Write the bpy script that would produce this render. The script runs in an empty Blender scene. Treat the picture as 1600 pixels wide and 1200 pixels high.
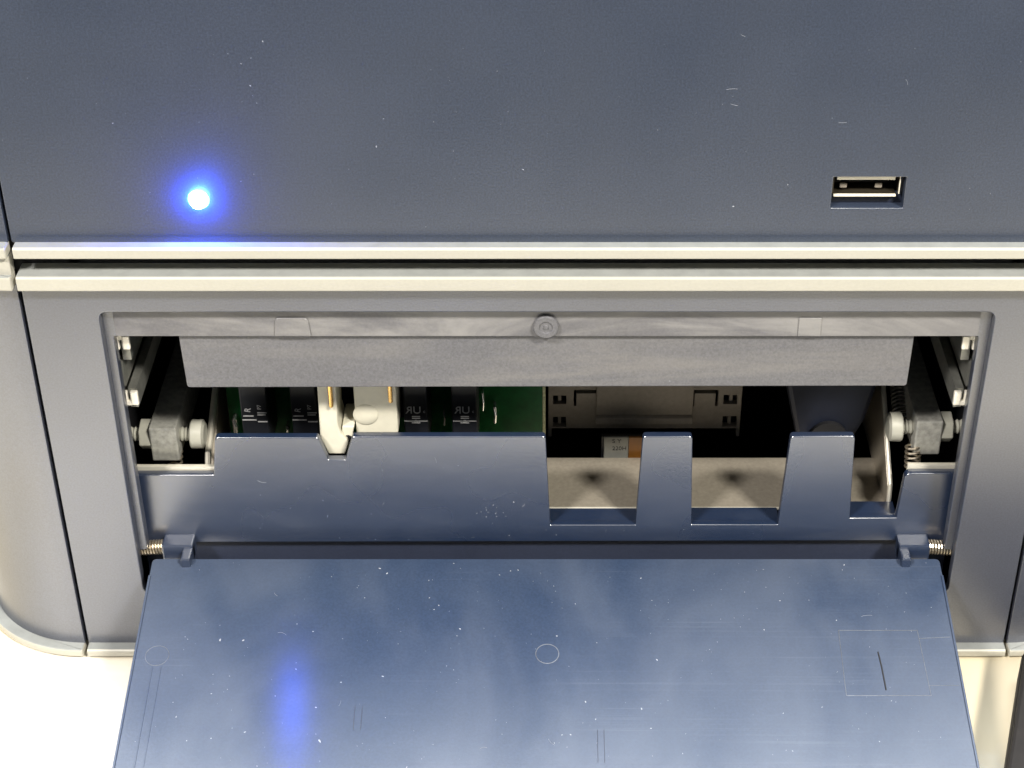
import bpy, bmesh, math, random
from mathutils import Vector, Matrix
random.seed(7)
MM = 0.001
PI = math.pi
scene = bpy.context.scene
C = scene.collection

# ------------------------------------------------------------------ camera
cd = bpy.data.cameras.new('camera')
cam = bpy.data.objects.new('camera', cd)
C.objects.link(cam)
cam.location = (0, -0.320, 0.293)
cam.rotation_euler = (math.radians(56.0), 0, 0)
cd.lens = 63.0
cd.sensor_width = 36.0
cd.shift_x = -53 / 1600
cd.clip_start = 0.01
cd.clip_end = 50
scene.camera = cam

# ------------------------------------------------------------------ room light
w = bpy.data.worlds.new('World')
scene.world = w
w.use_nodes = True
bg = w.node_tree.nodes['Background']
bg.inputs[0].default_value = (0.90, 0.95, 1.0, 1)
bg.inputs[1].default_value = 0.15

def area(name, loc, target, sx, sy, power, col):
    l = bpy.data.lights.new(name, 'AREA')
    l.shape = 'RECTANGLE'
    l.size = sx
    l.size_y = sy
    l.energy = power
    l.color = col
    o = bpy.data.objects.new(name, l)
    C.objects.link(o)
    o.location = loc
    d = Vector(target) - Vector(loc)
    o.rotation_euler = d.to_track_quat('-Z', 'Y').to_euler()
    return o

area('ceiling_lamp_right', (0.90, -1.10, 1.52), (0, 0, 0.05), 0.30, 0.20, 68, (1.0, 0.955, 0.87))
area('ceiling_lamp_left', (-0.90, -1.06, 1.52), (0, 0, 0.05), 0.30, 0.20, 50, (1.0, 0.95, 0.90))
area('ceiling_lamp_over', (0.0, 0.28, 1.9), (0, 0.28, 0), 1.5, 0.7, 60, (0.93, 0.97, 1.0))

vs = scene.view_settings
vs.view_transform = 'Standard'
vs.look = 'None'
vs.exposure = 0.0
vs.gamma = 1.0
vs.use_curve_mapping = False
scene.render.engine = 'CYCLES'
scene.cycles.max_bounces = 8

# ------------------------------------------------------------------ materials
MATS = {}
def nodes_of(name):
    m = bpy.data.materials.new(name)
    m.use_nodes = True
    nt = m.node_tree
    return m, nt, nt.nodes['Principled BSDF']

def noise(nt, scale, detail=2.0, rough=0.5, vec=None, dist=0.0):
    n = nt.nodes.new('ShaderNodeTexNoise')
    n.inputs['Scale'].default_value = scale
    n.inputs['Detail'].default_value = detail
    n.inputs['Roughness'].default_value = rough
    n.inputs['Distortion'].default_value = dist
    if vec is not None:
        nt.links.new(vec, n.inputs['Vector'])
    return n.outputs['Fac']

def objvec(nt, scale=(1, 1, 1), rot=(0, 0, 0)):
    tc = nt.nodes.new('ShaderNodeTexCoord')
    mp = nt.nodes.new('ShaderNodeMapping')
    mp.inputs['Scale'].default_value = scale
    mp.inputs['Rotation'].default_value = rot
    nt.links.new(tc.outputs['Object'], mp.inputs['Vector'])
    return mp.outputs['Vector']

def ramp(nt, fac, stops):
    r = nt.nodes.new('ShaderNodeValToRGB')
    els = r.color_ramp.elements
    while len(els) < len(stops):
        els.new(0.5)
    for e, (p, c) in zip(els, stops):
        e.position = p
        e.color = c if len(c) == 4 else (*c, 1)
    nt.links.new(fac, r.inputs['Fac'])
    return r.outputs['Color']

def mix(nt, fac, a, b, mode='MIX'):
    n = nt.nodes.new('ShaderNodeMix')
    n.data_type = 'RGBA'
    n.blend_type = mode
    for s, v in ((0, fac), (6, a), (7, b)):
        if hasattr(v, 'is_linked') or hasattr(v, 'links'):
            nt.links.new(v, n.inputs[s])
        elif s == 0:
            n.inputs[0].default_value = v
        else:
            n.inputs[s].default_value = (*v, 1) if len(v) == 3 else v
    return n.outputs[2]

def mathn(nt, op, a, b):
    n = nt.nodes.new('ShaderNodeMath')
    n.operation = op
    for i, v in enumerate((a, b)):
        if hasattr(v, 'links'):
            nt.links.new(v, n.inputs[i])
        else:
            n.inputs[i].default_value = v
    return n.outputs[0]

def smask(nt, fac, lo, hi, amount=1.0):
    n = nt.nodes.new('ShaderNodeMapRange')
    n.interpolation_type = 'SMOOTHERSTEP'
    nt.links.new(fac, n.inputs[0])
    n.inputs[1].default_value = lo
    n.inputs[2].default_value = hi
    n.inputs[3].default_value = 0.0
    n.inputs[4].default_value = amount
    return n.outputs[0]

def bump(nt, bsdf, height, strength, dist):
    b = nt.nodes.new('ShaderNodeBump')
    b.inputs['Strength'].default_value = strength
    b.inputs['Distance'].default_value = dist
    nt.links.new(height, b.inputs['Height'])
    nt.links.new(b.outputs['Normal'], bsdf.inputs['Normal'])

def plastic(name, col, rough, grain=1500, gstr=0.25, var=0.10, blotch=0.12, scratch=0.0, spec=0.5, dirt=None, aniso=0.0, smear=None, ior=1.5):
    m, nt, b = nodes_of(name)
    v = objvec(nt)
    g = noise(nt, grain, 2.0, 0.6, v)
    big = noise(nt, 45, 4.0, 0.6, v, 0.4)
    lo = tuple(c * (1 - var) for c in col)
    hi = tuple(min(1, c * (1 + var)) for c in col)
    c1 = ramp(nt, g, [(0.30, lo), (0.70, hi)])
    bl = ramp(nt, big, [(0.1, (1 - 2 * blotch,) * 3), (0.9, (1.0,) * 3)])
    c2 = mix(nt, 1.0, c1, bl, 'MULTIPLY')
    if dirt:
        amount, dcol, sc, lohi = dirt
        d = noise(nt, 1.0, 5.0, 0.65, objvec(nt, sc), 0.8)
        dm = smask(nt, d, lohi[0] - 0.12, lohi[1] + 0.06, amount)
        c2 = mix(nt, dm, c2, dcol)
    if smear:
        d = noise(nt, 1.0, 3.0, 0.55, objvec(nt, smear[2]), 0.5)
        c2 = mix(nt, smask(nt, d, 0.28, 0.80, smear[0]), c2, smear[1])
    hsrc = g
    if scratch:
        s1 = noise(nt, 1.0, 3.0, 0.7, objvec(nt, (16, 1500, 1500), (0, 0, 0.10)))
        s2 = noise(nt, 24, 3.0, 0.6, v)
        sm = mathn(nt, 'MULTIPLY', smask(nt, s1, 0.52, 0.76),
                   smask(nt, s2, 0.44, 0.74))
        c2 = mix(nt, mathn(nt, 'MULTIPLY', sm, scratch), c2, (0.30, 0.33, 0.38))
    nt.links.new(c2, b.inputs['Base Color'])
    rr = ramp(nt, noise(nt, 30, 2.0, 0.5, v), [(0.0, (max(0.05, rough - 0.08),) * 3), (1.0, (rough + 0.09,) * 3)])
    nt.links.new(rr, b.inputs['Roughness'])
    b.inputs['Specular IOR Level'].default_value = spec
    b.inputs['IOR'].default_value = ior
    if aniso:           # fine rubbing across the part stretches reflections up and down
        tg = nt.nodes.new('ShaderNodeTangent')
        tg.direction_type = 'RADIAL'
        tg.axis = 'X'
        nt.links.new(tg.outputs[0], b.inputs['Tangent'])
        b.inputs['Anisotropic'].default_value = aniso
    bump(nt, b, hsrc, gstr, 0.00008)
    MATS[name] = m
    return m

def plain(name, col, rough=0.5, metal=0.0, var=0.12, scale=400, gstr=0.15, emit=None, trans=0.0, sss=0.0):
    m, nt, b = nodes_of(name)
    v = objvec(nt)
    g = noise(nt, scale, 4.0, 0.6, v)
    c1 = ramp(nt, g, [(0.3, tuple(c * (1 - var) for c in col)), (0.7, tuple(min(1, c * (1 + var)) for c in col))])
    nt.links.new(c1, b.inputs['Base Color'])
    b.inputs['Roughness'].default_value = rough
    b.inputs['Metallic'].default_value = metal
    if trans:
        b.inputs['Transmission Weight'].default_value = trans
    if sss:
        b.inputs['Subsurface Weight'].default_value = sss
        b.inputs['Subsurface Scale'].default_value = 0.002
        b.inputs['Subsurface Radius'].default_value = (1, 0.9, 0.7)
    if emit:
        b.inputs['Emission Color'].default_value = (*emit[0], 1)
        b.inputs['Emission Strength'].default_value = emit[1]
    bump(nt, b, g, gstr, 0.0001)
    MATS[name] = m
    return m

NAVY = (0.030, 0.041, 0.068)
plastic('navy_textured', NAVY, 0.36, 2400, 0.35, 0.30, 0.10, spec=0.7, ior=1.7)
plastic('navy_panel', (0.048, 0.054, 0.075), 0.32, 2400, 0.30, 0.28, 0.06, spec=0.85, ior=1.8)
plastic('navy_smooth', (0.010, 0.021, 0.052), 0.28, 1600, 0.15, 0.10, 0.08, spec=1.0, dirt=(0.06, (0.22, 0.24, 0.28), (60, 60, 200), (0.52, 0.80)), ior=1.85, smear=(0.16, (0.10, 0.11, 0.14), (14, 14, 50)))
plastic('navy_flap', (0.024, 0.040, 0.078), 0.21, 1800, 0.15, 0.12, 0.06, scratch=0.10, spec=0.33, dirt=(0.06, (0.24, 0.27, 0.32), (22, 30, 30), (0.40, 0.85)), aniso=0.75, smear=(0.24, (0.16, 0.18, 0.22), (30, 18, 18)))
plastic('navy_worn', (0.19, 0.21, 0.25), 0.4, 1500, 0.2, 0.3, 0.5)
plastic('navy_dark', (0.022, 0.028, 0.050), 0.38, 1600, 0.15, 0.10, 0.15)
plastic('dusty_rebate', (0.120, 0.118, 0.126), 0.34, 2000, 0.15, 0.12, 0.10, dirt=(0.65, (0.34, 0.33, 0.31), (24, 60, 60), (0.40, 0.64)), smear=(0.35, (0.07, 0.07, 0.085), (30, 60, 60)))
plastic('dusty_header', (0.118, 0.118, 0.128), 0.38, 2200, 0.45, 0.18, 0.08, dirt=(0.35, (0.24, 0.225, 0.20), (14, 20, 110), (0.42, 0.75)))
plastic('cream_trim', (0.43, 0.415, 0.355), 0.35, 1500, 0.06, 0.03, 0.05, dirt=(0.35, (0.45, 0.44, 0.38), (18, 300, 300), (0.58, 0.80)))
plastic('black_inside', (0.006, 0.006, 0.008), 0.6, 900, 0.1, 0.2, 0.2)
plain('zinc_sheet', (0.37, 0.33, 0.265), 0.42, 0.55, 0.10, 900, 0.25)
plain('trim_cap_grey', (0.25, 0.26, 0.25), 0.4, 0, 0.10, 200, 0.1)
plain('zinc_edge', (0.80, 0.76, 0.64), 0.30, 0.5, 0.05)
plain('rail_metal', (0.80, 0.76, 0.66), 0.35, 0.3, 0.06)
plain('rail_grey', (0.30, 0.30, 0.27), 0.38, 0.7, 0.15)
plain('cast_metal', (0.36, 0.355, 0.32), 0.48, 0.35, 0.25, 700, 0.5)
plain('nylon', (0.32, 0.315, 0.265), 0.35, 0, 0.06, 500, 0.1)
plain('spring_steel', (0.62, 0.54, 0.42), 0.28, 0.9, 0.1)
plain('spring_dark', (0.16, 0.15, 0.13), 0.30, 0.9, 0.1)
plain('connector_cream', (0.58, 0.555, 0.45), 0.42, 0, 0.04, 500, 0.08)
plain('gold', (0.80, 0.50, 0.17), 0.25, 1.0, 0.05)
plain('solder', (0.75, 0.75, 0.72), 0.25, 0.8, 0.1)
plain('board_green', (0.006, 0.10, 0.022), 0.35, 0, 0.25, 300, 0.1)
plain('board_edge', (0.62, 0.62, 0.36), 0.6, 0, 0.3, 1500, 0.4)
plain('relay_black', (0.006, 0.007, 0.010), 0.5, 0, 0.2, 800, 0.2)
plain('print_grey', (0.42, 0.42, 0.42), 0.55, 0, 0.2, 2000, 0.1)
plain('housing_grey', (0.25, 0.22, 0.18), 0.5, 0, 0.10, 900, 0.25)
plain('paper_label', (0.17, 0.17, 0.15), 0.6, 0, 0.1)
plain('orange_film', (0.16, 0.065, 0.012), 0.4, 0, 0.15)
plain('ink', (0.01, 0.01, 0.012), 0.6)
plain('usb_metal', (0.85, 0.80, 0.66), 0.35, 0.25, 0.05)
plain('duct_navy', (0.007, 0.010, 0.022), 0.55)
plain('usb_shaded_metal', (0.06, 0.05, 0.035), 0.3, 0.6)  # shell metal behind the bright rim, its inner shade put into the colour
plain('usb_black', (0.012, 0.010, 0.008), 0.4)
plain('led_lens', (0.3, 0.6, 1.0), 0.2, 0, 0.0, emit=((0.025, 0.09, 1.0), 1000))
plain('dust_white', (0.30, 0.32, 0.36), 0.9, 0, 0.1)
plain('black_case', (0.008, 0.006, 0.005), 0.7, 0, 0.3, 300, 0.3)

def table_mat():
    m, nt, b = nodes_of('table_white')
    v = objvec(nt)
    n1 = noise(nt, 14, 5.0, 0.6, v, 0.6)
    n2 = noise(nt, 900, 2.0, 0.5, v)
    c = ramp(nt, n1, [(0.35, (0.84, 0.82, 0.77)), (0.62, (0.76, 0.67, 0.48))])
    nt.links.new(c, b.inputs['Base Color'])
    b.inputs['Roughness'].default_value = 0.35
    bump(nt, b, n2, 0.08, 0.0001)
    MATS['table_white'] = m
table_mat()

# ------------------------------------------------------------------ builders
def finish(name, me, mat, parent, ang=19, cap=None):
    me.validate()
    o = bpy.data.objects.new(name, me)
    C.objects.link(o)
    if mat:
        me.materials.append(MATS[mat])
    for p in me.polygons:
        p.use_smooth = True
    me.set_sharp_from_angle(angle=math.radians(ang))
    if cap is not None:      # the large flat faces keep their own normals
        cnt = {}
        for p in me.polygons:
            if abs(p.normal.dot(cap)) > 0.9995:
                for k in p.edge_keys:
                    cnt[k] = cnt.get(k, 0) + 1
        for e in me.edges:
            if cnt.get(tuple(sorted(e.vertices)), 0) == 1:
                e.use_edge_sharp = True
    if parent is not None:
        o.parent = parent
    return o

class MB:
    def __init__(s):
        s.bm = bmesh.new()
    def box(s, x0, x1, y0, y1, z0, z1, bev=0.0):
        b = bmesh.new()
        bmesh.ops.create_cube(b, size=1)
        for v in b.verts:
            v.co = Vector((x0 + (v.co.x + .5) * (x1 - x0), y0 + (v.co.y + .5) * (y1 - y0), z0 + (v.co.z + .5) * (z1 - z0)))
        if bev:
            bmesh.ops.bevel(b, geom=b.edges[:], offset=bev, segments=2, affect='EDGES', profile=0.5)
        s.join(b)
        return s
    def prism(s, poly, a0, a1, axis='y', bev=0.0):
        """poly in (x,z) extruded along y, (y,z) along x, or (x,y) along z"""
        b = bmesh.new()
        def pt(p, a):
            if axis == 'y': return (p[0], a, p[1])
            if axis == 'x': return (a, p[0], p[1])
            return (p[0], p[1], a)
        v0 = [b.verts.new(pt(p, a0)) for p in poly]
        v1 = [b.verts.new(pt(p, a1)) for p in poly]
        n = len(poly)
        b.faces.new(v0); b.faces.new(v1[::-1])
        for i in range(n):
            b.faces.new((v0[i], v1[i], v1[(i + 1) % n], v0[(i + 1) % n]))
        bmesh.ops.recalc_face_normals(b, faces=b.faces[:])
        if bev:
            es = [e for e in b.edges if len(e.link_faces) == 2 and e.calc_face_angle(0) > 0.5]
            bmesh.ops.bevel(b, geom=es, offset=bev, segments=2, affect='EDGES', profile=0.5)
        s.join(b)
        return s
    def lathe(s, prof, centre, axis='x', n=28):
        """prof: list of (a, r) along the axis"""
        b = bmesh.new()
        rings = []
        cx, cy, cz = centre
        for a, r in prof:
            ring = []
            for k in range(n):
                t = 2 * PI * k / n
                u, v = r * math.cos(t), r * math.sin(t)
                if axis == 'x': co = (cx + a, cy + u, cz + v)
                elif axis == 'y': co = (cx + u, cy + a, cz + v)
                else: co = (cx + u, cy + v, cz + a)
                ring.append(b.verts.new(co))
            rings.append(ring)
        for i in range(len(rings) - 1):
            for k in range(n):
                b.faces.new((rings[i][k], rings[i][(k + 1) % n], rings[i + 1][(k + 1) % n], rings[i + 1][k]))
        b.faces.new(rings[0]); b.faces.new(rings[-1])
        bmesh.ops.recalc_face_normals(b, faces=b.faces[:])
        s.join(b)
        return s
    def tube(s, path, r, n=8):
        b = bmesh.new()
        path = [Vector(p) for p in path]
        rings = []
        up = Vector((0.13, 0.21, 0.97)).normalized()
        for i, p in enumerate(path):
            t = (path[min(i + 1, len(path) - 1)] - path[max(i - 1, 0)]).normalized()
            if abs(t.dot(up)) > 0.95:
                up = Vector((0.97, 0.1, 0.05)).normalized()
            u = t.cross(up).normalized(); v = t.cross(u).normalized()
            rings.append([b.verts.new(p + u * (r * math.cos(2 * PI * k / n)) + v * (r * math.sin(2 * PI * k / n))) for k in range(n)])
            up = -v if False else up
        for i in range(len(rings) - 1):
            for k in range(n):
                b.faces.new((rings[i][k], rings[i][(k + 1) % n], rings[i + 1][(k + 1) % n], rings[i + 1][k]))
        b.faces.new(rings[0]); b.faces.new(rings[-1])
        bmesh.ops.recalc_face_normals(b, faces=b.faces[:])
        s.join(b)
        return s
    def join(s, b):
        me = bpy.data.meshes.new('t')
        b.to_mesh(me); b.free()
        s.bm.from_mesh(me)
        bpy.data.meshes.remove(me)
    def build(s, name, mat, parent=None, xf=None, ang=19):
        if xf is not None:
            bmesh.ops.transform(s.bm, matrix=xf, verts=s.bm.verts[:])
        for v in s.bm.verts:
            v.co *= MM
        me = bpy.data.meshes.new(name)
        s.bm.to_mesh(me); s.bm.free()
        return finish(name, me, mat, parent, ang)

def helix(p0, p1, r, turns, n=14):
    p0, p1 = Vector(p0), Vector(p1)
    d = (p1 - p0)
    t = d.normalized()
    u = t.orthogonal().normalized(); v = t.cross(u)
    N = int(turns * n)
    return [p0 + d * (i / N) + u * (r * math.cos(2 * PI * i / n)) + v * (r * math.sin(2 * PI * i / n)) for i in range(N + 1)]

def fillet(poly, rad):
    """poly of (x,z); rad a number or a list with one radius per corner"""
    out = []
    n = len(poly)
    for i in range(n):
        r = rad[i] if isinstance(rad, (list, tuple)) else rad
        p = Vector(poly[i]); a = Vector(poly[i - 1]); b = Vector(poly[(i + 1) % n])
        if r <= 0:
            out.append(tuple(p)); continue
        da, db = (a - p), (b - p)
        la, lb = da.length, db.length
        da.normalize(); db.normalize()
        half = da.angle(db) / 2
        t = min(r / math.tan(half), la * .49, lb * .49)
        for k in range(6):
            s = k / 5
            q = p + da * t * (1 - s) ** 2 + db * t * s ** 2
            out.append(tuple(q))
    return out

def flat_mesh(loops, half, bev):
    cu = bpy.data.curves.new('c', 'CURVE')
    cu.dimensions = '2D'
    cu.fill_mode = 'BOTH'
    cu.extrude = max(half - bev, 1e-6)
    cu.bevel_depth = bev
    cu.bevel_resolution = 2
    cu.offset = -bev
    for lp in loops:
        sp = cu.splines.new('POLY')
        sp.points.add(len(lp) - 1)
        for q, p in zip(sp.points, lp):
            q.co = (p[0], p[1], 0, 1)
        sp.use_cyclic_u = True
    o = bpy.data.objects.new('c', cu)
    C.objects.link(o)
    dg = bpy.context.evaluated_depsgraph_get()
    me = bpy.data.meshes.new_from_object(o.evaluated_get(dg))
    bpy.data.objects.remove(o)
    bpy.data.curves.remove(cu)
    me.materials.clear()
    return me

def plate(name, loops, y0, y1, bev, mat, parent, xf=None, ang=19):
    """upright plate: loops in (x,z), front face at y0, back face at y1 (millimetres)"""
    me = flat_mesh(loops, (y1 - y0) / 2, bev)
    yc = (y0 + y1) / 2
    bm = bmesh.new(); bm.from_mesh(me)
    bmesh.ops.remove_doubles(bm, verts=bm.verts[:], dist=1e-4)
    for v in bm.verts:
        x, y, z = v.co
        v.co = (x, yc - z, y)
    if xf is not None:
        bmesh.ops.transform(bm, matrix=xf, verts=bm.verts[:])
    for v in bm.verts:
        v.co *= MM
    bm.to_mesh(me); bm.free()
    return finish(name, me, mat, parent, ang, Vector((0, 1, 0)) if xf is None else (xf.to_3x3().inverted().transposed() @ Vector((0, 1, 0))).normalized())

def text_part(name, body, size, mat, parent, xf, thick=0.03):
    cu = bpy.data.curves.new('t', 'FONT')
    cu.body = body
    cu.size = size
    cu.extrude = thick
    cu.align_x = 'CENTER'
    cu.align_y = 'CENTER'
    o = bpy.data.objects.new('t', cu)
    C.objects.link(o)
    dg = bpy.context.evaluated_depsgraph_get()
    me = bpy.data.meshes.new_from_object(o.evaluated_get(dg))
    bpy.data.objects.remove(o); bpy.data.curves.remove(cu)
    me.materials.clear()
    for v in me.vertices:
        v.co = (xf @ v.co) * MM
    return finish(name, me, mat, parent)

def upright(x, y, z, roll=0.0, sx=1.0):
    return Matrix.Translation((x, y, z)) @ Matrix.Rotation(PI / 2, 4, 'X') @ Matrix.Rotation(roll, 4, 'Z') @ Matrix.Diagonal((sx, 1, 1, 1))

def rect(x0, x1, z0, z1):
    return [(x0, z0), (x1, z0), (x1, z1), (x0, z1)]

def empty(name, label, cat):
    o = bpy.data.objects.new(name, None)
    o.empty_display_size = 0.02
    C.objects.link(o)
    o['label'] = label
    o['category'] = cat
    return o

# ------------------------------------------------------------------ table
tb = MB().box(-700, 700, -172, 700, -30, 0, 2).build('table_top', 'table_white')
tb['kind'] = 'structure'

# ------------------------------------------------------------------ the instrument
root = empty('laboratory_instrument', 'navy blue and cream tabletop instrument with its front service flap folded down', 'instrument')

# --- closed black enclosure, added behind the covers to keep light out
ch = MB()
ch.box(-128, 128, 150, 153, 1, 172)
ch.box(-112, 112, 6, 150, 170, 173)
ch.box(-112, 112, 8, 150, 1, 4)
ch.box(-99, -97, 3.2, 150, 4, 170)
ch.box(97, 99, 3.2, 150, 4, 170)
ch.box(-97, 97, 3.2, 150, 97.5, 100)
ch.box(-112, -99, 3.2, 6, 1, 172)
ch.box(99, 112, 3.2, 6, 1, 172)
ch.box(-114, -112, 6, 30, 1, 172)
ch.box(112, 114, 6, 30, 1, 172)
ch.box(-99, 99, 3.2, 6, 100, 125 - 7)
ch.box(-97, 97, 95, 97, 4, 97)
ch.build('dark_enclosure', 'black_inside', root)

# --- upper front cover with its socket opening
usb_rec = [(57.5, 120.0), (72.1, 120.0), (72.1, 127.0), (57.5, 127.0)]
led_x, led_z = -70.0, 121.9
led_hole = [(led_x + 1.95 * math.cos(2 * PI * k / 28), led_z + 1.95 * math.sin(2 * PI * k / 28)) for k in range(28)]
plate('upper_cover', [fillet(rect(-109.3, 109.3, 111.9, 174), [0.8, 0.8, 4, 4]), fillet(usb_rec, 0.25), led_hole], 0, 2.6, 0.25, 'navy_textured', root)

# --- socket
usb = MB().box(57.0, 72.6, 2.7, 3.2, 119.5, 122.3).box(57.0, 57.7, 2.7, 14, 122.3, 127.6).box(71.6, 72.6, 2.7, 14, 122.3, 127.6)\
    .box(57.0, 72.6, 14, 14.4, 119.6, 127.6).box(57.7, 71.6, 2.7, 14, 127.2, 127.6).build('usb_port', 'navy_dark', root)
sh = MB()
zb, zt, xl, xr = 122.4, 126.75, 58.0, 70.6
sh.box(xl, xr, 1.6, 13, zb - 0.3, zb + 0.1).box(xl + 0.4, xr - 0.5, 1.6, 13, zt - 0.5, zt)
sh.box(xl - 0.3, xl - 0.02, 1.6, 13, zb, zt).box(xr + 0.45, xr + 0.65, 1.6, 13, zb + 0.3, zt)
shell = sh.build('metal_shell', 'usb_shaded_metal', usb)
rm = MB()
rm.box(xl, xr, 1.0, 1.62, zb - 0.32, zb + 0.13, 0.1).box(xl + 0.4, xr - 0.5, 0.9, 1.62, zt - 0.8, zt + 0.02, 0.1)
rm.box(xr + 0.46, xr + 0.64, 1.0, 1.62, zb + 0.3, zt, 0.05)
rm.build('shell_rim', 'usb_metal', usb)
MB().box(xl + 0.8, xr - 0.8, 5.5, 13, 123.0, 124.3, 0.1).build('contact_tongue', 'usb_black', usb)
MB().box(xl, xr, 8.0, 8.4, zb, zt).build('socket_back', 'usb_black', usb)
for cx in (60.1, 67.2):
    MB().box(cx - 0.75, cx + 0.75, 2.6, 3.0, 123.2, 124.3, 0.2).build('spring_tab', 'housing_grey', usb)

# --- status lamp
prof = [(2.6, 1.7), (0.0, 1.75)] + [(-2.3 * math.sin(t), 1.75 * math.cos(t)) for t in [PI / 2 * k / 7 for k in range(1, 7)]] + [(-2.3, 0.05)]
led = MB().lathe(prof, (led_x, 0, led_z), 'y', 32).build('status_light', 'led_lens', root)
led['label'] = 'glowing blue status light'

# --- horizontal cream trims
def trim_prof(z0, z1, proj, back=3.0, c=0.45):
    return [(back, z0), (-proj + c * 0.6, z0), (-proj, z0 + c * 0.6), (-proj, z1 - c), (-proj + c * 0.35, z1 - c * 0.35), (-proj + c, z1), (back, z1)]
def cap(o):       # the upper faces of the trims are coloured greyer than their fronts
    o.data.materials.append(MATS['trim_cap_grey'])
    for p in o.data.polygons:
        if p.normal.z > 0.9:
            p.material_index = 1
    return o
def trim(z0, z1, proj, name='trim_strip', x0=-109.0, x1=109.2, back=3.0):
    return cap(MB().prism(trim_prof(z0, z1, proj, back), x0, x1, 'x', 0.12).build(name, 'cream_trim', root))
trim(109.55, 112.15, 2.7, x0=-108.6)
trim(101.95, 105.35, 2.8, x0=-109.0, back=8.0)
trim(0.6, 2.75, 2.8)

# --- lower front panel with the service bay opening
op = [(-93.9, 18.3), (93.9, 18.3), (94.4, 95.3), (-93.9, 95.3)]
fp = plate('front_panel', [fillet(rect(-109.2, 109.2, 2.0, 102.4), 0.6), fillet(op, [1.8, 1.8, 2.0, 2.0])], 0, 2.4, 0.3, 'navy_panel', root)

# --- curved side covers
def side(sgn):
    R = 27.0
    def path(off):      # off: outward offset of the surface
        pts = [(sgn * 110.0, -off)]
        for k in range(0, 19):
            t = PI / 2 * k / 18
            pts.append((sgn * (110.2 + (R + off) * math.sin(t)), R - (R + off) * math.cos(t)))
        pts.append((sgn * (110.2 + R + off), 150))
        return pts
    def band(z0, z1, out, inn, mat, name, parent, bev=0.15):
        a = path(out); b = path(inn)
        poly = a + b[::-1]
        o = MB().prism(poly, z0, z1, 'z', bev).build(name, mat, parent)
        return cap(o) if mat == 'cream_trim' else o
    so = band(2.2, 102.2, 0, -2.2, 'navy_panel', 'side_cover', root)
    band(112.0, 174, 0, -2.2, 'navy_textured', 'upper_side_panel', so)
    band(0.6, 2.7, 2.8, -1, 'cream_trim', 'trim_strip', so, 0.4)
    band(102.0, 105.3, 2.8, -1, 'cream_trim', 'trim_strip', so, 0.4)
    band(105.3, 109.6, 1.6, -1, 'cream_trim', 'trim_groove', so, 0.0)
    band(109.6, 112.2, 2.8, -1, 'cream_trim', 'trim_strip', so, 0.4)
side(-1); side(1)

# --- rebate frame round the bay
inn = [(-97, 14), (97, 14), (97, 28.6), (92.2, 29.4), (92.3, 87.8), (-92.2, 87.8), (-92.2, 29.4), (-97, 28.6)]
bf = plate('bay_frame', [rect(-98, 98, 12, 100), fillet(inn, [0, 0, 0, 0, 0.6, 0.6, 0, 0])], 2.45, 5.0, 0.2, 'navy_panel', root)
plate('dusty_strip', [fillet([(-91.6, 87.9), (92.0, 87.9), (92.0, 94.5), (-91.6, 94.5)], [0.3, 0.3, 1, 1])], 2.3, 2.6, 0.08, 'dusty_rebate', bf)
lt = [(-57.8, 88.05), (-50.0, 88.05), (-50.4, 92.6), (-57.4, 92.6)]
plate('latch_tab', [fillet(lt, [0, 0, 1.0, 1.0])], 1.9, 2.4, 0.2, 'dusty_rebate', bf)
lt = [(53.6, 88.05), (58.4, 88.05), (58.4, 92.6), (53.6, 92.6)]
plate('latch_tab', [fillet(lt, [0, 0, 0.2, 0.2])], 2.0, 2.4, 0.12, 'dusty_rebate', bf)
bossp = [(1.0, 2.7), (-0.9, 2.7), (-1.2, 2.5), (-1.2, 1.5), (-0.9, 1.3), (-0.9, 0.6), (-1.2, 0.4), (-1.2, 0.05)]
MB().lathe(bossp, (0, 2.5, 90.6), 'y', 30).build('round_boss', 'dusty_header', bf)

# --- header plate hanging below the rebate
plate('header_plate', [fillet([(-78.2, 73.9), (78.6, 74.3), (78.8, 87.75), (-78.6, 87.75)], [0.8, 0.8, 0, 0])], 3.4, 6.0, 0.3, 'dusty_header', root)

# --- notched fascia in front of the mechanism (front face at y = 7)
F = [(-94.5, 27.7), (-94.5, 47.4), (-75.7, 47.4), (-74.4, 58.0), (-51.2, 58.0), (-49.3, 51.7), (-45.4, 51.7), (-43.5, 58.2),
     (-0.1, 58.3), (1.0, 32.9), (20.8, 32.9), (21.8, 58.3), (32.9, 58.3), (33.8, 33.0), (53.9, 33.0), (55.0, 58.3), (69.4, 58.4),
     (70.4, 34.9), (81.2, 35.0), (81.9, 47.9), (94.5, 47.9), (94.5, 28.3)]
fr = [0, 0, 0.3, 1.0, 0.8, 0.3, 0.3, 0.8, 0.8, 0.2, 0.2, 0.9, 0.9, 0.2, 0.2, 0.9, 0.9, 0.2, 0.2, 1.6, 0, 0]
LEAN = math.tan(math.radians(3.8))      # the fascia leans back a little towards its top
F = [(x * (1 + LEAN * (z - 28) / 327), 28 + (z - 28) * 0.952) for x, z in F]
lean_m = Matrix(((1, 0, 0, 0), (0, 1, LEAN, -28 * LEAN), (0, 0, 1, 0), (0, 0, 0, 1)))
fa = plate('notched_fascia', [fillet(F, fr)], 7.0, 8.9, 0.22, 'navy_smooth', root, lean_m)
for a, b, zt_ in ((0.4, 21.2, 32.4), (33.2, 54.4, 32.5), (69.8, 81.6, 34.3)):
    MB().box(a, b, 8.8, 14.2, zt_ - 2.5, zt_, 0.1).build('notch_ledge', 'navy_smooth', fa)
MB().box(-94.5, -76, 10.3, 11.2, 44.5, 47.4, 0.1).build('edge_strip', 'zinc_edge', fa)
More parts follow.
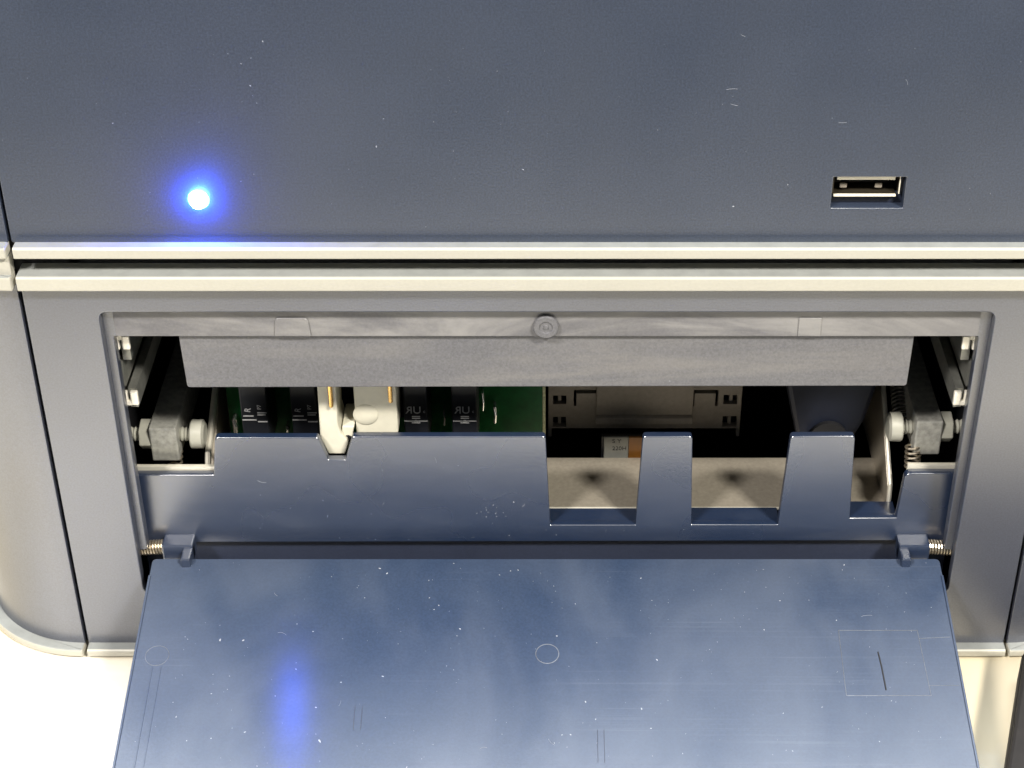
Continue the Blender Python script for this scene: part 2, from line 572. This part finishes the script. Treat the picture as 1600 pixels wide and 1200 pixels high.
MB().box(83, 94.5, 10.3, 11.2, 45.0, 47.9, 0.1).build('edge_strip', 'zinc_edge', fa)
# strip below the fascia, behind the hinge
MB().box(-94.5, 94.5, 9.2, 11, 14, 29, 0.2).build('hinge_backing', 'navy_dark', root)

# --- folded down flap
ANG = math.radians(12.8)
HY, HZ = 1.0, 27.8
def flap_xf():      # local: x across, y = distance out from hinge, z = up off the inner face
    e1 = Vector((1, 0, 0)); e2 = Vector((0, -math.cos(ANG), -math.sin(ANG))); e3 = Vector((0, -math.sin(ANG), math.cos(ANG)))
    m = Matrix(((e1.x, e2.x, e3.x, 0), (e1.y, e2.y, e3.y, HY), (e1.z, e2.z, e3.z, HZ), (0, 0, 0, 1)))
    return m
FX = flap_xf()
fl_me = flat_mesh([fillet([(-91.0, 0), (91.0, 0), (91.2, 68.5), (-91.2, 68.5)], [1.2, 1.2, 4, 4])], 1.25, 0.3)
bm = bmesh.new(); bm.from_mesh(fl_me)
bmesh.ops.remove_doubles(bm, verts=bm.verts[:], dist=1e-4)
bmesh.ops.transform(bm, matrix=FX @ Matrix.Translation((0, 0, -1.25)), verts=bm.verts[:])
bmesh.ops.reverse_faces(bm, faces=bm.faces[:])
for v in bm.verts: v.co *= MM
bm.to_mesh(fl_me); bm.free()
flap = finish('service_flap', fl_me, 'navy_flap', root, 19, FX.to_3x3() @ Vector((0, 0, 1)))
flap['label'] = 'scuffed glossy navy flap folded down towards the table'

def frect(name, x0, x1, y0, y1, z0, z1, mat='navy_flap', bev=0.0):
    return MB().box(x0, x1, y0, y1, z0, z1, bev).build(name, mat, flap, FX)
# edge lips, thin ribs and moulding marks on the inner face
for s in (-1, 1):
    a, b = sorted((s * 90.6, s * 91.1)); frect('edge_lip', a, b, 5, 64, -0.4, 0.35, bev=0.12)
    a, b = sorted((s * 86.4, s * 86.7)); frect('thin_rib', a, b, 30 if s < 0 else 60, 65, -0.3, 0.12, bev=0.05)
frect('thin_rib', -84.7, -84.5, 30, 65, -0.3, 0.10, bev=0.04)
def ring(name, x, y, r, w=0.11):
    path = [(x + r * math.cos(2 * PI * k / 40), y + r * math.sin(2 * PI * k / 40), 0.0) for k in range(41)]
    return MB().tube(path, w, 6).build(name, 'navy_worn', flap, FX)
ring('ejector_mark', 0.3, 26.5, 2.55)
ring('ejector_mark', -85.9, 27.0, 2.6, 0.08)
wl = [(65.4, 20.2), (83.0, 20.2), (83.6, 37.4), (65.2, 37.4)]
for i in range(4):
    p, q = wl[i], wl[(i + 1) % 4]
    MB().tube([(p[0], p[1], 0), (q[0], q[1], 0)], 0.08, 6).build('moulding_line', 'navy_worn', flap, FX)
MB().tube([(83.1, 22.4, 0), (90, 22.0, 0)], 0.07, 6).build('moulding_line', 'navy_worn', flap, FX)
MB().tube([(83.4, 34.8, 0), (90, 34.8, 0)], 0.06, 6).build('moulding_line', 'navy_worn', flap, FX)
MB().tube([(73.5, 26, -0.05), (73.8, 30, -0.05), (74.0, 36, -0.05)], 0.20, 6).build('moulding_line', 'ink', flap, FX)
for x, y0, y1 in ((-41.2, 40, 46), (-39.6, 40, 46), (11.0, 46, 54), (12.4, 46, 54)):
    MB().tube([(x, y0, -0.03), (x, y1, -0.03)], 0.09, 6).build('moulding_line', 'navy_dark', flap, FX)

# --- hinge arms and torsion springs
for s in (-1, 1):
    hm = MB()
    a, b = sorted((s * 81.8, s * 89.0))
    hm.box(a, b, 2.6, 7.2, 25.6, 30.2, 0.4)
    a, b = sorted((s * 81.8, s * 84.0))
    hm.box(a, b, -1.5, 5.0, 23.8, 29.6, 0.4)
    hm.build('hinge_arm', 'navy_smooth', flap)
    MB().tube(helix((s * 88.9, 4.6, 28.4), (s * 95.0, 4.6, 28.0), 1.55, 9, 14), 0.27, 7).build('torsion_spring', 'spring_steel', flap)
    MB().lathe([(-4, 0.9), (4, 0.9)], (s * 92, 4.6, 28.2), 'x', 16).build('hinge_pin', 'spring_dark', flap)

# --- sheet metal tray: floor, upturned sides
tr = MB()
tr.box(-79.0, 80.0, 14.4, 34, 31.3, 32.4)
tray = tr.build('metal_tray', 'zinc_sheet', root)
def tray_side(x, s):
    poly = [(14.4, 36.0), (14.8, 38.5), (40, 57), (78, 57), (78, 31.6), (17, 31.6), (15.2, 33.2)]
    a, b = sorted((x, x + s * 1.3))
    MB().prism(poly, a, b, 'x', 0.15).build('side_wall', 'zinc_sheet', tray)
tray_side(80.0, 1); tray_side(-78.0, -1)
MB().tube([(79.0, 14.5, 32.0), (79.9, 14.5, 32.2), (80.5, 14.5, 32.8), (80.7, 14.5, 33.6), (80.7, 14.5, 36.2), (80.7, 15.0, 38.6), (80.7, 40, 57)], 0.55, 8).build('rolled_edge', 'zinc_edge', tray)
MB().tube([(-78.7, 14.3, 32.2), (-78.7, 14.3, 42.0), (-78.7, 17.5, 46.5), (-78.7, 40, 57)], 0.75, 8).build('rolled_edge', 'zinc_edge', tray)
MB().box(-78.0, 79.0, 13.95, 14.45, 31.9, 32.5, 0.1).build('front_edge', 'zinc_edge', tray)

# --- levers with nylon adjusting screws
def lever(s, x0, x1, z0, z1, zc):
    a, b = sorted((x0, x1))
    lv = MB().box(a, b, 14.0, 92, z0, z1, 0.35).build('lever_arm', 'cast_metal', root)
    yc = 17.8
    xin = s * min(abs(a), abs(b)); xout = s * max(abs(a), abs(b))
    # shank with thread
    prof = []
    xs = s * 79.8; xe = s * 96.5
    n = 34
    for k in range(n + 1):
        t = k / n
        prof.append((xs + (xe - xs) * t, 1.75 if k % 2 else 1.40))
    MB().lathe(prof, (0, yc, zc), 'x', 20).build('threaded_shank', 'nylon', lv)
    h0 = s * 78.9; h1 = s * 82.1
    MB().lathe([(h0, 2.6), (h0 + s * 0.5, 3.4), (h1 - s * 0.3, 3.5), (h1, 3.2)], (0, yc, zc), 'x', 28).build('screw_head', 'nylon', lv)
    nh = MB()
    n0, n1 = xout + s * 0.05, xout + s * 2.7
    hexp = [(yc + 3.7 * math.cos(PI / 3 * k + 0.2), zc + 3.7 * math.sin(PI / 3 * k + 0.2)) for k in range(6)]
    nh.prism(hexp, min(n0, n1), max(n0, n1), 'x', 0.25).build('hex_nut', 'nylon', lv)
    return lv
lever(-1, -91.0, -84.7, 46.2, 55.4, 51.2)
lever(1, 84.7, 90.8, 48.0, 57.3, 53.3)

# --- tension springs beside the levers
MB().tube(helix((-86.6, 15.5, 42.0), (-86.2, 17.0, 47.0), 1.5, 4, 14), 0.3, 7).build('tension_spring', 'spring_steel', root)
MB().tube(helix((85.2, 14.5, 44.0), (84.9, 15.5, 50.0), 1.7, 5, 14), 0.3, 7).build('tension_spring', 'spring_steel', root)
MB().tube(helix((83.9, 23.0, 48.0), (83.6, 37, 57), 1.7, 17, 14), 0.33, 7).build('tension_spring', 'spring_dark', root)

# --- slide rails at both sides of the bay
for s in (-1, 1):
    def bxs(m, xa, xb, *r):
        a, b = sorted((s * xa, s * xb)); m.box(a, b, *r)
    rl = MB()
    bxs(rl, 94.6, 95.4, 7.5, 90, 66.0, 84.0)
    bxs(rl, 92.6, 94.8, 7.5, 90, 83.2, 84.0)
    bxs(rl, 92.6, 94.8, 7.5, 90, 66.0, 66.8)
    bxs(rl, 90.5, 92.3, 7.5, 90, 78.5, 84.0)
    bxs(rl, 90.5, 92.3, 7.5, 90, 66.0, 71.0)
    bxs(rl, 92.6, 93.2, 7.5, 90, 71.5, 78.0)
    r = rl.build('slide_rail', 'rail_grey', root)
    for top in (1, 0):
        hk = MB()
        zh = 82.4 if top else 67.8
        hk.box(*sorted((s * 89.8, s * 91.5)), 5.3, 6.4, zh, zh + 3.6, 0.3)
        zf = zh + 2.5 if top else zh
        hk.box(*sorted((s * 91.3, s * 92.3)), 5.4, 6.4, zf + 0.05, zf + 1.05)
        hk.box(*sorted((s * 92.1, s * 94.0)), 5.3, 6.4, zh, zh + 3.6, 0.2)
        hk.build('rail_hook', 'rail_metal', r)

# --- green circuit board with relays
bd = MB().box(-76, -0.8, 32, 33.6, 36, 80, 0).build('circuit_board', 'board_green', root)
MB().box(-0.8, -0.1, 31.9, 33.7, 36, 80, 0.1).build('board_edge', 'board_edge', bd)
def relay(x0, x1, kind, mark):
    rl = MB().box(x0, x1, 20, 32, 45.0, 78, 0.35).build('relay', 'relay_black', bd)
    return rl
RX = [(-70.6, -64.4), (-58.9, -52.9), (-32.9, -27.4), (-21.8, -15.9)]
for i, (a, b) in enumerate(RX):
    relay(a, b, i, None)
    m = (a + b) / 2
    y = 19.97
    bars = MB()
    if i < 2:
        text_part('print', 'R', 2.0, 'print_grey', bd, upright(m - 1.4, y, 56.4, PI / 2 - 0.2))
        text_part('print', 'P7', 1.3, 'print_grey', bd, upright(m + 1.3, y, 57.2, PI / 2))
        for z, u, v in ((54.6, -2.6, -0.2), (53.5, -2.9, 0.4), (55.5, 0.7, 2.9), (54.9, 0.7, 2.6), (53.0, 0.7, 2.9)):
            bars.box(m + u, m + v, y - 0.03, y + 0.2, z, z + 0.28)
    else:
        text_part('print', 'UR', 2.8, 'print_grey', bd, upright(m - 0.5, y, 56.3, 0, -1.0))
        text_part('print', 'c', 1.2, 'print_grey', bd, upright(m + 2.0, y, 56.0))
        for z, u, v in ((54.5, -0.9, 1.0), (54.0, -0.9, 1.0), (53.2, -2.7, 2.7), (52.7, -1.0, 1.0)):
            bars.box(m + u, m + v, y - 0.03, y + 0.2, z, z + 0.2)
        bars.lathe([(-0.03, 0.42), (0.2, 0.42)], (m, y, 53.2), 'y', 8)
    bars.build('print', 'print_grey', bd)
def pin(x, z0, z1, r=0.35, y=30):
    MB().tube([(x, y + 2.2, z1 + 0.1), (x, y, z1), (x + 0.15, y - 0.2, (z0 + z1) / 2), (x, y, z0), (x, y + 2.2, z0 - 0.1)], r, 8).build('solder_pin', 'solder', bd)
pin(-12.2, 46.0, 50.2, 0.38); pin(-24.3, 45.2, 49.2, 0.25); pin(-15.0, 49.5, 54.2, 0.25); pin(-62.0, 43.2, 44.6, 0.3)
pin(-74.4, 43.2, 46.5, 0.6)

# --- cream connector with a nose that drops into the fascia notch
cn = MB()
cn.prism([(-51.0, 76), (-46.8, 76), (-47.2, 58.5), (-46.6, 55.5), (-45.0, 53.6), (-46.0, 50.0), (-49.8, 50.0), (-51.4, 54.5)], 11.5, 22, 'y', 0.35)
conn = cn.build('connector', 'connector_cream', root)
MB().prism([(-46.4, 57.0), (-43.6, 57.0), (-44.4, 53.4), (-45.6, 50.6), (-46.8, 54)], 12.6, 22, 'y', 0.3).build('nose', 'connector_cream', conn)
MB().box(-43.4, -33.8, 14, 26, 54.2, 76, 0.3).build('connector_body', 'connector_cream', conn)
MB().lathe([(0, 2.9)] + [(-0.55 * math.sin(t), 2.9 * math.cos(t)) for t in [PI / 2 * k / 7 for k in range(1, 7)]] + [(-0.55, 0.05)], (-41.0, 14.05, 59.3), 'y', 28).build('round_boss', 'connector_cream', conn)
MB().lathe([(0.3, 1.0), (-0.05, 1.0)], (-45.2, 12.6, 53.6), 'y', 18).build('screw_hole', 'ink', conn)
for x in (-48.2, -35.0):
    MB().lathe([(63.6, 0.3), (63.9, 0.5), (78, 0.5)], (x, 12.6 if x > -40 else 10.8, 0), 'z', 14).build('contact_pin', 'gold', conn)
MB().box(-52.4, -33.0, 26.2, 31, 50, 80).build('socket_back', 'relay_black', conn)

# --- grey housing at the back right
hs_holes = []
for cx in (10.1, 39.3):
    hs_holes.append([(cx - 3.2, 40.2), (cx - 2.6, 40.2), (cx - 2.6, 44.0), (cx + 2.6, 44.0), (cx + 2.6, 40.2), (cx + 3.2, 40.2), (cx + 3.2, 45.0), (cx - 3.2, 45.0)])
for a, b, c, d in ((1.8, 5.0, 40.8, 43.3), (1.8, 5.0, 33.9, 36.9), (43.9, 47.3, 40.8, 43.5), (44.0, 47.6, 33.9, 37.1)):
    hs_holes.append(rect(a, b, c, d))
hs = plate('rear_housing', [fillet([(0.6, 30.9), (1.4, 30.9), (1.4, 33.4), (47.6, 33.4), (47.6, 31.0), (48.4, 31.0), (48.4, 60), (0.6, 60)], 0)] + hs_holes, 45, 47, 0.1, 'housing_grey', root)
MB().box(12.4, 36.4, 44.2, 45.1, 38.0, 60, 0.3).build('raised_panel', 'housing_grey', hs)
MB().prism([(45.1, 38.0), (44.0, 37.2), (43.6, 35.6), (45.1, 35.2)], 12.4, 36.4, 'x', 0.15).build('ridge', 'housing_grey', hs)
for cx in (3.2, 45.6):
    for z in (34.2, 41.0):
        MB().box(cx - 0.2, cx + 0.6, 46, 49, z, z + 2.2).build('clip', 'housing_grey', hs)
MB().box(1, 48, 50, 52, 30, 60).build('housing_back', 'black_inside', hs)

# --- small labelled component on the tray
cp = MB().box(13.6, 27.0, 36.0, 37.2, 26, 37.4, 0.2).build('labelled_component', 'relay_black', root)
MB().box(14.2, 20.2, 35.4, 36.1, 30, 37.6, 0.2).build('paper_label', 'paper_label', cp)
MB().box(20.25, 25.1, 35.4, 36.1, 30, 37.6, 0.2).build('orange_band', 'orange_film', cp)
text_part('print', 'S Y', 1.7, 'ink', cp, upright(17.3, 35.37, 36.4))
text_part('print', '220H', 1.6, 'ink', cp, upright(18.0, 35.37, 34.2))

# --- navy duct at the right
dp = [(56.0, 60), (79.0, 60), (76.2, 46), (73.6, 40), (60.5, 40), (58.6, 48)]
dc = MB().prism(dp, 30, 48, 'y', 1.2).build('air_duct', 'duct_navy', root)
MB().lathe([(28.5, 4.6), (29.6, 4.6), (30.2, 4.2)], (67.6, 0, 42), 'y', 24).build('duct_ring', 'ink', dc)

# ------------------------------------------------------------------ dark case at the right of the flap
cs = empty('black_case', 'low black case lying on the table beside the flap, cut off by the right edge', 'case')
MB().prism([(110.6, -10.0), (93.8, -62.0), (150, -62), (150, -10)], 0.2, 9, 'z', 0.8).build('body', 'black_case', cs)
MB().prism([(111.0, -10.3), (94.2, -61.7), (150, -61.7), (150, -10.3)], 9.3, 12, 'z', 0.8).build('lid', 'black_case', cs)

# ------------------------------------------------------------------ dust and lint
du = bmesh.new()
def fleck(pos, u, v, n, r):
    pts = []
    k = random.choice((5, 6))
    el = random.uniform(1.0, 2.4); a0 = random.uniform(0, PI)
    for i in range(k):
        t = 2 * PI * i / k
        q = r * random.uniform(0.6, 1.2)
        x, y = q * math.cos(t) * el, q * math.sin(t)
        pts.append(pos + u * (x * math.cos(a0) - y * math.sin(a0)) + v * (x * math.sin(a0) + y * math.cos(a0)))
    top = du.verts.new(pos + n * r * 0.5)
    vs_ = [du.verts.new(p) for p in pts]
    for i in range(k):
        du.faces.new((vs_[i], vs_[(i + 1) % k], top))
X, Yv, Z = Vector((1, 0, 0)), Vector((0, 1, 0)), Vector((0, 0, 1))
fu, fv, fn = FX.to_3x3() @ X, FX.to_3x3() @ Yv, FX.to_3x3() @ Z
def on_fascia():        # a spot on the solid part of the leaning fascia
    if random.random() < 0.55:
        x, z = random.uniform(-71, -4), random.uniform(28.5, 50)
    else:
        x, z = random.uniform(-90, 90), random.uniform(28.5, 31.5)
    return Vector((x, 6.98 + (z - 28) * LEAN, z))
def on_cover():         # a spot on the upper cover, clear of the socket
    while True:
        x, z = random.uniform(-108, 92), random.uniform(113, 166)
        if not (56 < x < 74 and 118 < z < 129):
            return Vector((x, -0.02, z))
def rr():
    return min(0.30, 0.035 + random.expovariate(1 / 0.035))
for _ in range(100):
    fleck(on_cover(), X, Z, -Yv, rr() * 0.75)
for _ in range(260):
    fleck(FX @ Vector((random.uniform(-88, 88), random.uniform(1, 56), 0.02)), fu, fv, fn, rr())
for _ in range(60):
    fleck(on_fascia(), X, Z, -Yv, rr() * 0.8)
for _ in range(12):
    fleck(Vector((random.uniform(-75, 75), 3.38, random.uniform(75, 87))), X, Z, -Yv, rr() * 0.6)
def fibre(pos, u, v, n, L):
    a = random.uniform(0, 2 * PI); k = random.uniform(-0.5, 0.5) / L * 2
    p = Vector(pos); prev = None
    for i in range(9):
        d = u * math.cos(a) + v * math.sin(a)
        side = (d.cross(n)).normalized() * 0.024
        q = (du.verts.new(p + side), du.verts.new(p + n * 0.05), du.verts.new(p - side))
        if prev:
            du.faces.new((prev[0], q[0], q[1], prev[1])); du.faces.new((prev[1], q[1], q[2], prev[2]))
        prev = q
        p = p + d * (L / 8); a += k * L / 8 * random.uniform(0.3, 2.0)
for _ in range(6):
    fibre(FX @ Vector((random.uniform(-85, 85), random.uniform(3, 52), 0.02)), fu, fv, fn, random.uniform(1.0, 2.8))
for _ in range(6):
    fibre(on_fascia(), X, Z, -Yv, random.uniform(1.0, 2.6))
for x, z, L in ((35, 146, 2.2), (36, 143, 1.5), (59, 139, 1.6), (70, 147, 1.3), (38, 157, 1.0)):
    fibre(Vector((x, -0.02, z)), X, Z, -Yv, L)
for _ in range(14):     # crumbs of dust caught at one spot of the fascia
    z = random.gauss(36, 1.0)
    fleck(Vector((random.gauss(-12, 1.6), 6.98 + (z - 28) * LEAN, z)), X, Z, -Yv, 0.09)
me = bpy.data.meshes.new('dust')
for v in du.verts: v.co *= MM
du.to_mesh(me); du.free()
d = finish('dust', me, 'dust_white', None)
d['kind'] = 'stuff'
d['label'] = 'white dust flecks lying on the navy plastic surfaces'
d['category'] = 'dust'
